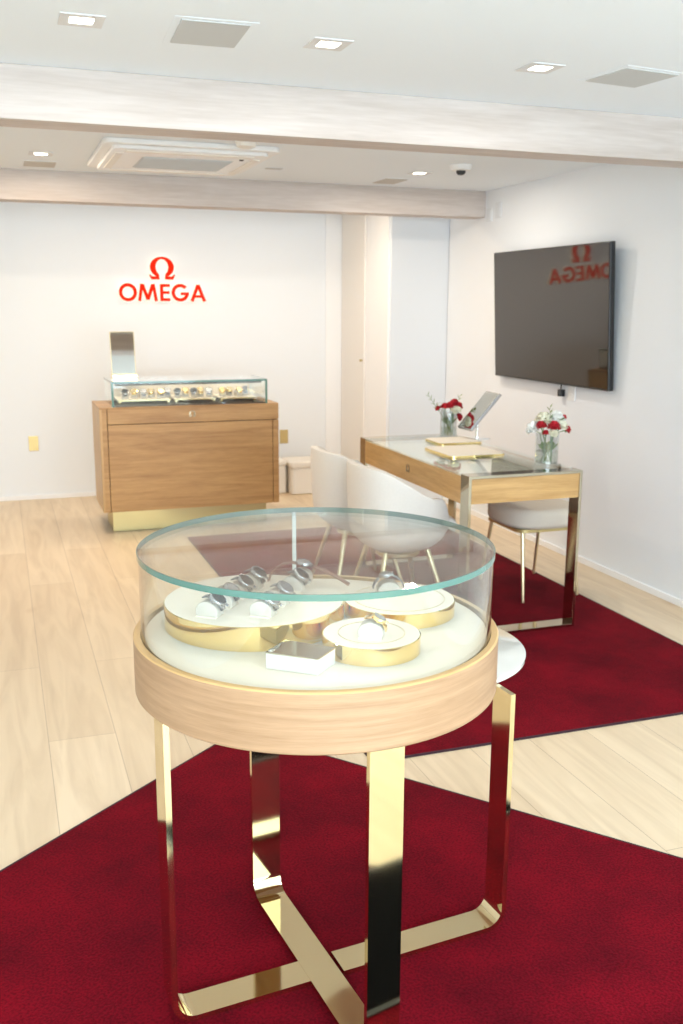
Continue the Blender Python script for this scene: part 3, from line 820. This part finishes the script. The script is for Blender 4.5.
# tilted mirror
t = thing('tabletop_mirror', 'tilting rectangular mirror on a short stand on the consultation desk', 'mirror', (2.56, 5.1, ZD))
a = math.radians(48)
T = Matrix.Translation((2.535, 5.07, .848)) @ Matrix.Rotation(-a, 4, 'Y')
bm = B(0, .275, -.085, .085, -.006, .012); bmesh.ops.transform(bm, matrix=T, verts=bm.verts)
new('mirror_frame', bm, 'steel', t, bevel=.003)
bm = B(.007, .268, -.078, .078, .0118, .0135); bmesh.ops.transform(bm, matrix=T, verts=bm.verts)
new('mirror_glass', bm, 'mirror_top', t)
new('post', tube([(2.615, 5.07, ZD + .01), (2.615, 5.07, .932)], .010, seg=16), 'chrome', t, True)
new('foot', prism(rrect(2.56, 2.68, 5.01, 5.13, .02), ZD, ZD + .012), 'chrome', t, bevel=.002)

# vases with flowers
def petals(bm, c, r, layers, per, rnd, up=1.0):
    """ruffled bloom of many small curved petals"""
    C0 = Vector(c)
    for L in range(layers):
        ph = math.radians(12 + 80 * L / max(1, layers - 1)) * up      # from upright to spread
        for k in range(per + L):
            th = 2 * PI * (k + .5 * (L % 2)) / (per + L) + rnd.uniform(-.15, .15)
            d = Vector((math.cos(th) * math.sin(ph), math.sin(th) * math.sin(ph), math.cos(ph)))
            s = Vector((-math.sin(th), math.cos(th), 0)); n = d.cross(s)
            rr = r * rnd.uniform(.85, 1.08); w = r * .42
            v = []
            for u, ww in ((.15, .25), (.6, .9), (.92, 1.0), (1.0, .62)):
                for q in (-1, 0, 1):
                    wob = rnd.uniform(-.12, .12) * r * (u > .5)
                    v.append(bm.verts.new(C0 + d * rr * u + s * w * ww * q + n * (abs(q) * r * .12 * u + wob)))
            for i in range(3):
                for j in range(2): bm.faces.new((v[i * 3 + j], v[i * 3 + j + 1], v[i * 3 + 4 + j], v[i * 3 + 3 + j]))
    return bm

def flower(name, label, cat, basep, head, mat, r, rnd, group, layers=5, per=6, rim=None):
    t = thing(name, label, cat, basep, 0, group)
    b, h = Vector(basep), Vector(head); mid = rim or (b + h) / 2
    new('stem', tube([b, mid, h], [.0022, .002, .0024], seg=7), 'stem', t, True)
    bm = bmesh.new()
    petals(bm, h, r, layers, per, rnd)
    bmesh.ops.transform(bm, matrix=Matrix.Translation(h) @ Vector((0, 0, 1)).rotation_difference(((h - mid).normalized() * .5 + Vector((0, 0, 1)) * .5).normalized()).to_matrix().to_4x4() @ Matrix.Translation(-h), verts=bm.verts)
    new('bloom', bm, mat, t, True, solid=.0006, angle=80)
    new('calyx', lathe([(0, -.012), (.004, -.008), (.0065, .002), (0, .004)], head, 10), 'stem', t, True)

def sprig(label, basep, tip, rnd, group, n=9, lw=.009):
    t = thing('leafy_sprig', label, 'foliage', basep, 0, group)
    b, h = Vector(basep), Vector(tip)
    new('stem', tube([b, (b + h) / 2 + Vector((0, 0, .008)), h], [.002, .0018, .0008], seg=6), 'stem', t, True)
    bm = bmesh.new(); ax = (h - b).normalized()
    sd = ax.cross(Vector((.3, .9, .1))).normalized()
    for k in range(n):
        u = .55 + .45 * k / (n - 1); p = b + (h - b) * u + Vector((0, 0, .008 * 4 * u * (1 - u)))
        s = sd if k % 2 else -sd
        d = (ax * .8 + s * .7 + Vector((0, 0, .15))).normalized(); ln = .036 * (1.15 - .5 * u)
        wv = d.cross(Vector((0, 0, 1))).normalized() * lw * .5
        v = [bm.verts.new(q) for q in (p, p + d * ln * .4 + wv, p + d * ln, p + d * ln * .4 - wv)]
        m_ = bm.verts.new(p + d * ln * .45 + Vector((0, 0, .003)))
        for i in range(4): bm.faces.new((v[i], v[(i + 1) % 4], m_))
    new('leaves', bm, 'leaf', t, True, solid=.0006, angle=80)

def vase(label, c, r, h, wl):
    t = thing('glass_vase', label, 'vase', (*c, ZD), 0, 'cylinder vases on the desk')
    new('vase_wall', lathe([(0, ZD), (r, ZD), (r, ZD + h), (r - .004, ZD + h), (r - .004, ZD + .012), (0, ZD + .012)], (*c, 0), 40), 'vase_glass', t, True)
    new('water', lathe([(0, ZD + .0125), (r - .0045, ZD + .0125), (r - .0045, ZD + wl), (0, ZD + wl)], (*c, 0), 40), 'water', t, True)
    return t

def bouquet(c, r, items, rnd, where, gname):
    for i, (kind, dx, dy, dz, sz, lb) in enumerate(items):
        th = 2 * PI * i / len(items) * 2.4
        bs = (c[0] + r * .55 * math.cos(th), c[1] + r * .55 * math.sin(th), ZD + .016)
        hd = (c[0] + dx, c[1] + dy, ZD + dz - (.013 if kind != 'g' else .0))
        lat = math.hypot(dx, dy); q = min(lat, r * .72) / max(lat, 1e-6); rm = Vector((c[0] + dx * q, c[1] + dy * q, ZD + .155))
        if kind == 'g': sprig(lb + where, bs, hd, rnd, 'green sprigs ' + gname, 9, sz * 2.2)
        else:
            flower({'r': 'carnation', 'w': 'white_flower', 'i': 'ivory_flower'}[kind], lb + where, 'flower', bs, hd,
                   {'r': 'red', 'w': 'whitep', 'i': 'ivory'}[kind], sz * 1.25, rnd, ('red carnations ' if kind == 'r' else 'pale flowers ') + gname, 6, 6, rm)
rv = random.Random(3)
# camera-right is about (.94,-.33); u = across the view, v = away
def uv_(u, v): return (.944 * u + .33 * v, -.33 * u + .944 * v)
VR = (2.512, 4.125); vase('clear glass vase of red and white flowers at the near end of the desk', VR, .058, .155, .07)
VL = (2.515, 5.25); vase('clear glass vase of red flowers at the far end of the desk', VL, .052, .155, .06)
itR = [('r', -.038, -.03, .205, .022, 'red carnation at the left front '), ('r', .022, -.035, .200, .026, 'red carnation at the centre front '),
       ('r', .088, .0, .185, .020, 'red carnation leaning out lowest at the right '), ('r', .082, .03, .243, .012, 'small red bud at the upper right '),
       ('i', -.02, .01, .225, .036, 'big ivory flower at the top left '), ('w', .045, .03, .228, .038, 'big white flower at the top right '),
       ('w', -.066, .0, .185, .034, 'white flower drooping at the far left '), ('i', .060, -.01, .200, .028, 'ivory flower beside the right carnations '),
       ('r', -.015, -.03, .170, .015, 'small dark red bloom at the rim '), ('i', .018, -.045, .172, .018, 'small ivory bloom at the rim '),
       ('g', .005, .0, .282, .012, 'upright green sprig at the top '), ('g', .06, .0, .22, .010, 'short green sprig on the right side ')]
itR = [(k, *uv_(a, b), z, s, l) for k, a, b, z, s, l in itR]
bouquet(VR, .05, itR, rv, 'of the near vase', 'in the near vase')
def fill(c, r, where, gname):
    for k, (dx, dy, nm) in enumerate(((-.8, -.5, 'left'), (.75, -.55, 'right'), (-.1, -.9, 'front'), (.15, .7, 'back'), (.1, -.1, 'middle'))):
        ux, uy = uv_(dx * r, dy * r)
        sprig('short leafy stem under water at the %s ' % nm + where, (c[0] - ux * .4, c[1] - uy * .4, ZD + .016), (c[0] + ux, c[1] + uy, ZD + .10), rv, 'leafy stems under water ' + gname, 13, .016)
fill(VR, .042, 'of the near vase', 'in the near vase')
itL = [('r', -.025, -.02, .185, .022, 'red carnation at the left front '), ('r', .005, -.03, .190, .024, 'red carnation at the centre '),
       ('r', .030, .0, .205, .024, 'red carnation at the top '), ('r', .055, .0, .190, .022, 'red carnation at the right '),
       ('r', .055, -.02, .130, .020, 'red carnation hanging low at the right '), ('r', -.065, 0, .175, .014, 'small red bud drooping at the far left '),
       ('i', .028, -.04, .170, .022, 'ivory flower at the front '), ('w', -.045, .02, .190, .020, 'white flower at the back left '),
       ('i', .048, -.04, .175, .016, 'small ivory flower at the front right '), 
       ('g', -.125, .0, .245, .014, 'long green sprig reaching up to the left '), ('g', .065, .03, .235, .013, 'green sprig reaching up to the right ')]
itL = [(k, *uv_(a, b), z, s, l) for k, a, b, z, s, l in itL]
bouquet(VL, .045, itL, rv, 'of the far vase', 'in the far vase')
fill(VL, .038, 'of the far vase', 'in the far vase')

# ------------------------------------------------------------------ chairs
def chair(label, c, rot):
    t = thing('bucket_chair', label, 'chair', (*c, RZ), rot, 'ivory bucket chairs at the desk')
    # shell: local +X is the front
    NA, NT = 48, 12
    def rim(th):                       # th measured from the back (-X)
        k = abs(th); sm = lambda q: q * q * (3 - 2 * q)
        z = .775 - .012 * min(1, k) ** 2
        if k > .75: z -= .145 * sm(min(1, (k - .75) / 1.25))
        if k > 2.05: z -= .165 * sm(min(1, (k - 2.05) / .5))
        return z
    def shell_pt(th, u):
        ca, sa = -math.cos(th), math.sin(th)
        rx = .25 if ca < 0 else .25; ry = .262; e = 2.5
        k = (abs(ca / rx) ** e + abs(sa / ry) ** e) ** (-1 / e)
        zt_ = rim(th)
        if u < .5:
            a = u / .5 * PI / 2; r_ = math.sin(a) ** .75 * .95; z = .315 + .145 * (1 - math.cos(a)) ** .9
        else:
            q = (u - .5) / .5; r_ = .95 + .05 * math.sin(q * PI * .55); z = .46 + (zt_ - .46) * q
        return Vector((ca * k * r_, sa * k * r_, z))
    bm = bmesh.new(); rings = []; N = 64
    for j in range(N):
        th = -PI + 2 * PI * j / N
        rings.append([bm.verts.new(shell_pt(th, .03 + .97 * i / 14)) for i in range(15)])
    for j in range(N):
        a, b = rings[j], rings[(j + 1) % N]
        for i in range(14): bm.faces.new((a[i], b[i], b[i + 1], a[i + 1]))
    bm.faces.new([r_[0] for r_ in rings])
    o = new('shell', bm, 'boucle', t, True, world=False)
    o.modifiers.clear()
    s = o.modifiers.new('solid', 'SOLIDIFY'); s.thickness = .038; s.offset = -1
    b = o.modifiers.new('bevel', 'BEVEL'); b.width = .016; b.segments = 3; b.limit_method = 'ANGLE'; b.angle_limit = math.radians(50)
    # seat cushion
    out = []
    for k in range(48):
        a = 2 * PI * k / 48; ca, sa = math.cos(a), math.sin(a); e = 2.6
        kk = (abs(ca / .225) ** e + abs(sa / .215) ** e) ** (-1 / e); out.append((ca * kk + .025, sa * kk))
    new('seat_cushion', prism(out, .42, .495), 'boucle', t, True, world=False, bevel=.025, bseg=4)
    new('underframe', lathe([(0, .292), (.10, .292), (.115, .302), (.115, .318), (0, .318)], seg=32), 'gold_leg', t, True, world=False)
    for sx in (-1, 1):
        for sy in (-1, 1):
            new('leg', tube([(sx * .115, sy * .115, .335), (sx * .20, sy * .20, .008), (sx * .20, sy * .20, .0006)], [.015, .009, .009], seg=12), 'gold_leg', t, True, world=False)
    return t
chair('ivory bucket chair with brass legs, closer to the round showcase', (1.87, 4.47), math.radians(2))
chair('ivory bucket chair with brass legs, farther one beside the desk toward the bin', (1.845, 5.0), math.radians(2))

t = thing('upholstered_stool', 'backless greige stool on thin brass legs behind the desk, by the television wall', 'stool', (2.73, 4.60, RZ))
out = []
for k in range(64):
    a = 2 * PI * k / 64; ca, sa = math.cos(a), math.sin(a); e = 2.7
    kk = (abs(ca / .225) ** e + abs(sa / .235) ** e) ** (-1 / e); out.append((2.73 + ca * kk, 4.60 + sa * kk))
new('seat', prism(out, .388, .495), 'stool', t, True, bevel=.034, bseg=5)
bm = prism(rrect(2.54, 2.92, 4.40, 4.80, .06), .372, .39)
new('seat_frame', bm, 'gold_s', t, bevel=.002)
for fx, fy, hx, hy in ((2.55, 4.35, 2.575, 4.43), (2.905, 4.385, 2.885, 4.43), (2.90, 4.84, 2.885, 4.77), (2.545, 4.83, 2.575, 4.77)):
    new('leg', tube([(hx, hy, .38), (fx, fy, RZ + .008), (fx, fy, RZ + .0006)], [.011, .008, .008], seg=12), 'gold_leg', t, True)

# ------------------------------------------------------------------ light
w = bpy.data.worlds.new('daylight'); S.world = w; w.use_nodes = True
nt = w.node_tree; bg = nt.nodes['Background']
bg.inputs['Color'].default_value = (.72, .87, 1.0, 1); bg.inputs['Strength'].default_value = 10.0
def area(name, loc, size, power, col, rot=(0, 0, 0), sy=None, portal=False):
    l = bpy.data.lights.new(name, 'AREA'); l.energy = power; l.color = col
    l.shape = 'RECTANGLE' if sy else 'SQUARE'; l.size = size
    if sy: l.size_y = sy
    if portal: l.cycles.is_portal = True
    o = bpy.data.objects.new(name, l); COL.objects.link(o); o.location = loc; o.rotation_euler = rot
    return o
area('window_portal', ((wx0 + wx1) / 2, YF - .12, (wz0 + wz1) / 2), wx1 - wx0, 1, (1, 1, 1), (PI / 2, 0, 0), wz1 - wz0, True)
warm = (1, .89, .76); neut = (1, .98, .95); rear = (1, .82, .62)
for x, y, pw, c in ((.283, 3.08, 3.5, neut), (1.027, 3.08, 3.5, neut), (1.80, 3.12, 3.5, neut), (.282, 5.75, 14, rear), (2.497, 5.72, 10, warm),
                    (.45, 6.92, 6, rear), (1.3, 6.92, 6, rear), (2.2, 6.92, 6, rear),  # added fill without fittings, hidden behind the rear beam, for wall and counter
                    (.283, .6, 5, neut), (1.8, .6, 5, neut)):  # added fill without fittings, out of view, evens the front light
    area('downlight_and_fill_lamp', (x, y, ZC - .012), .055, pw, c)

# ------------------------------------------------------------------ camera
cam = bpy.data.cameras.new('camera'); co = bpy.data.objects.new('camera', cam); COL.objects.link(co)
f, pi_, ya, ro = 968.9, math.radians(12.026), math.radians(19.303), math.radians(.295)
F = Vector((math.sin(ya) * math.cos(pi_), math.cos(ya) * math.cos(pi_), -math.sin(pi_)))
r = Vector((math.cos(ya), -math.sin(ya), 0)); u = r.cross(F)
r2 = r * math.cos(ro) + u * math.sin(ro); u2 = -r * math.sin(ro) + u * math.cos(ro)
co.matrix_world = Matrix(((r2.x, u2.x, -F.x, 0), (r2.y, u2.y, -F.y, 0), (r2.z, u2.z, -F.z, 1.55), (0, 0, 0, 1)))
cam.sensor_fit = 'HORIZONTAL'; cam.sensor_width = 36; cam.lens = f / 683 * 36
cam.clip_start = .05; cam.clip_end = 100
cam.dof.use_dof = True; cam.dof.focus_distance = 2.25; cam.dof.aperture_fstop = 9
S.camera = co
S.view_settings.view_transform = 'Standard'
try: S.view_settings.look = 'None'
except Exception: pass
S.view_settings.gamma = 1; S.view_settings.use_curve_mapping = False
S.view_settings.exposure = 0.44
S.cycles.max_bounces = 14; S.cycles.transparent_max_bounces = 24; S.cycles.diffuse_bounces = 6; S.cycles.glossy_bounces = 8
S.cycles.caustics_reflective = False; S.cycles.caustics_refractive = False
S.cycles.sample_clamp_indirect = 6
try: S.cycles.use_denoising = True
except Exception: pass
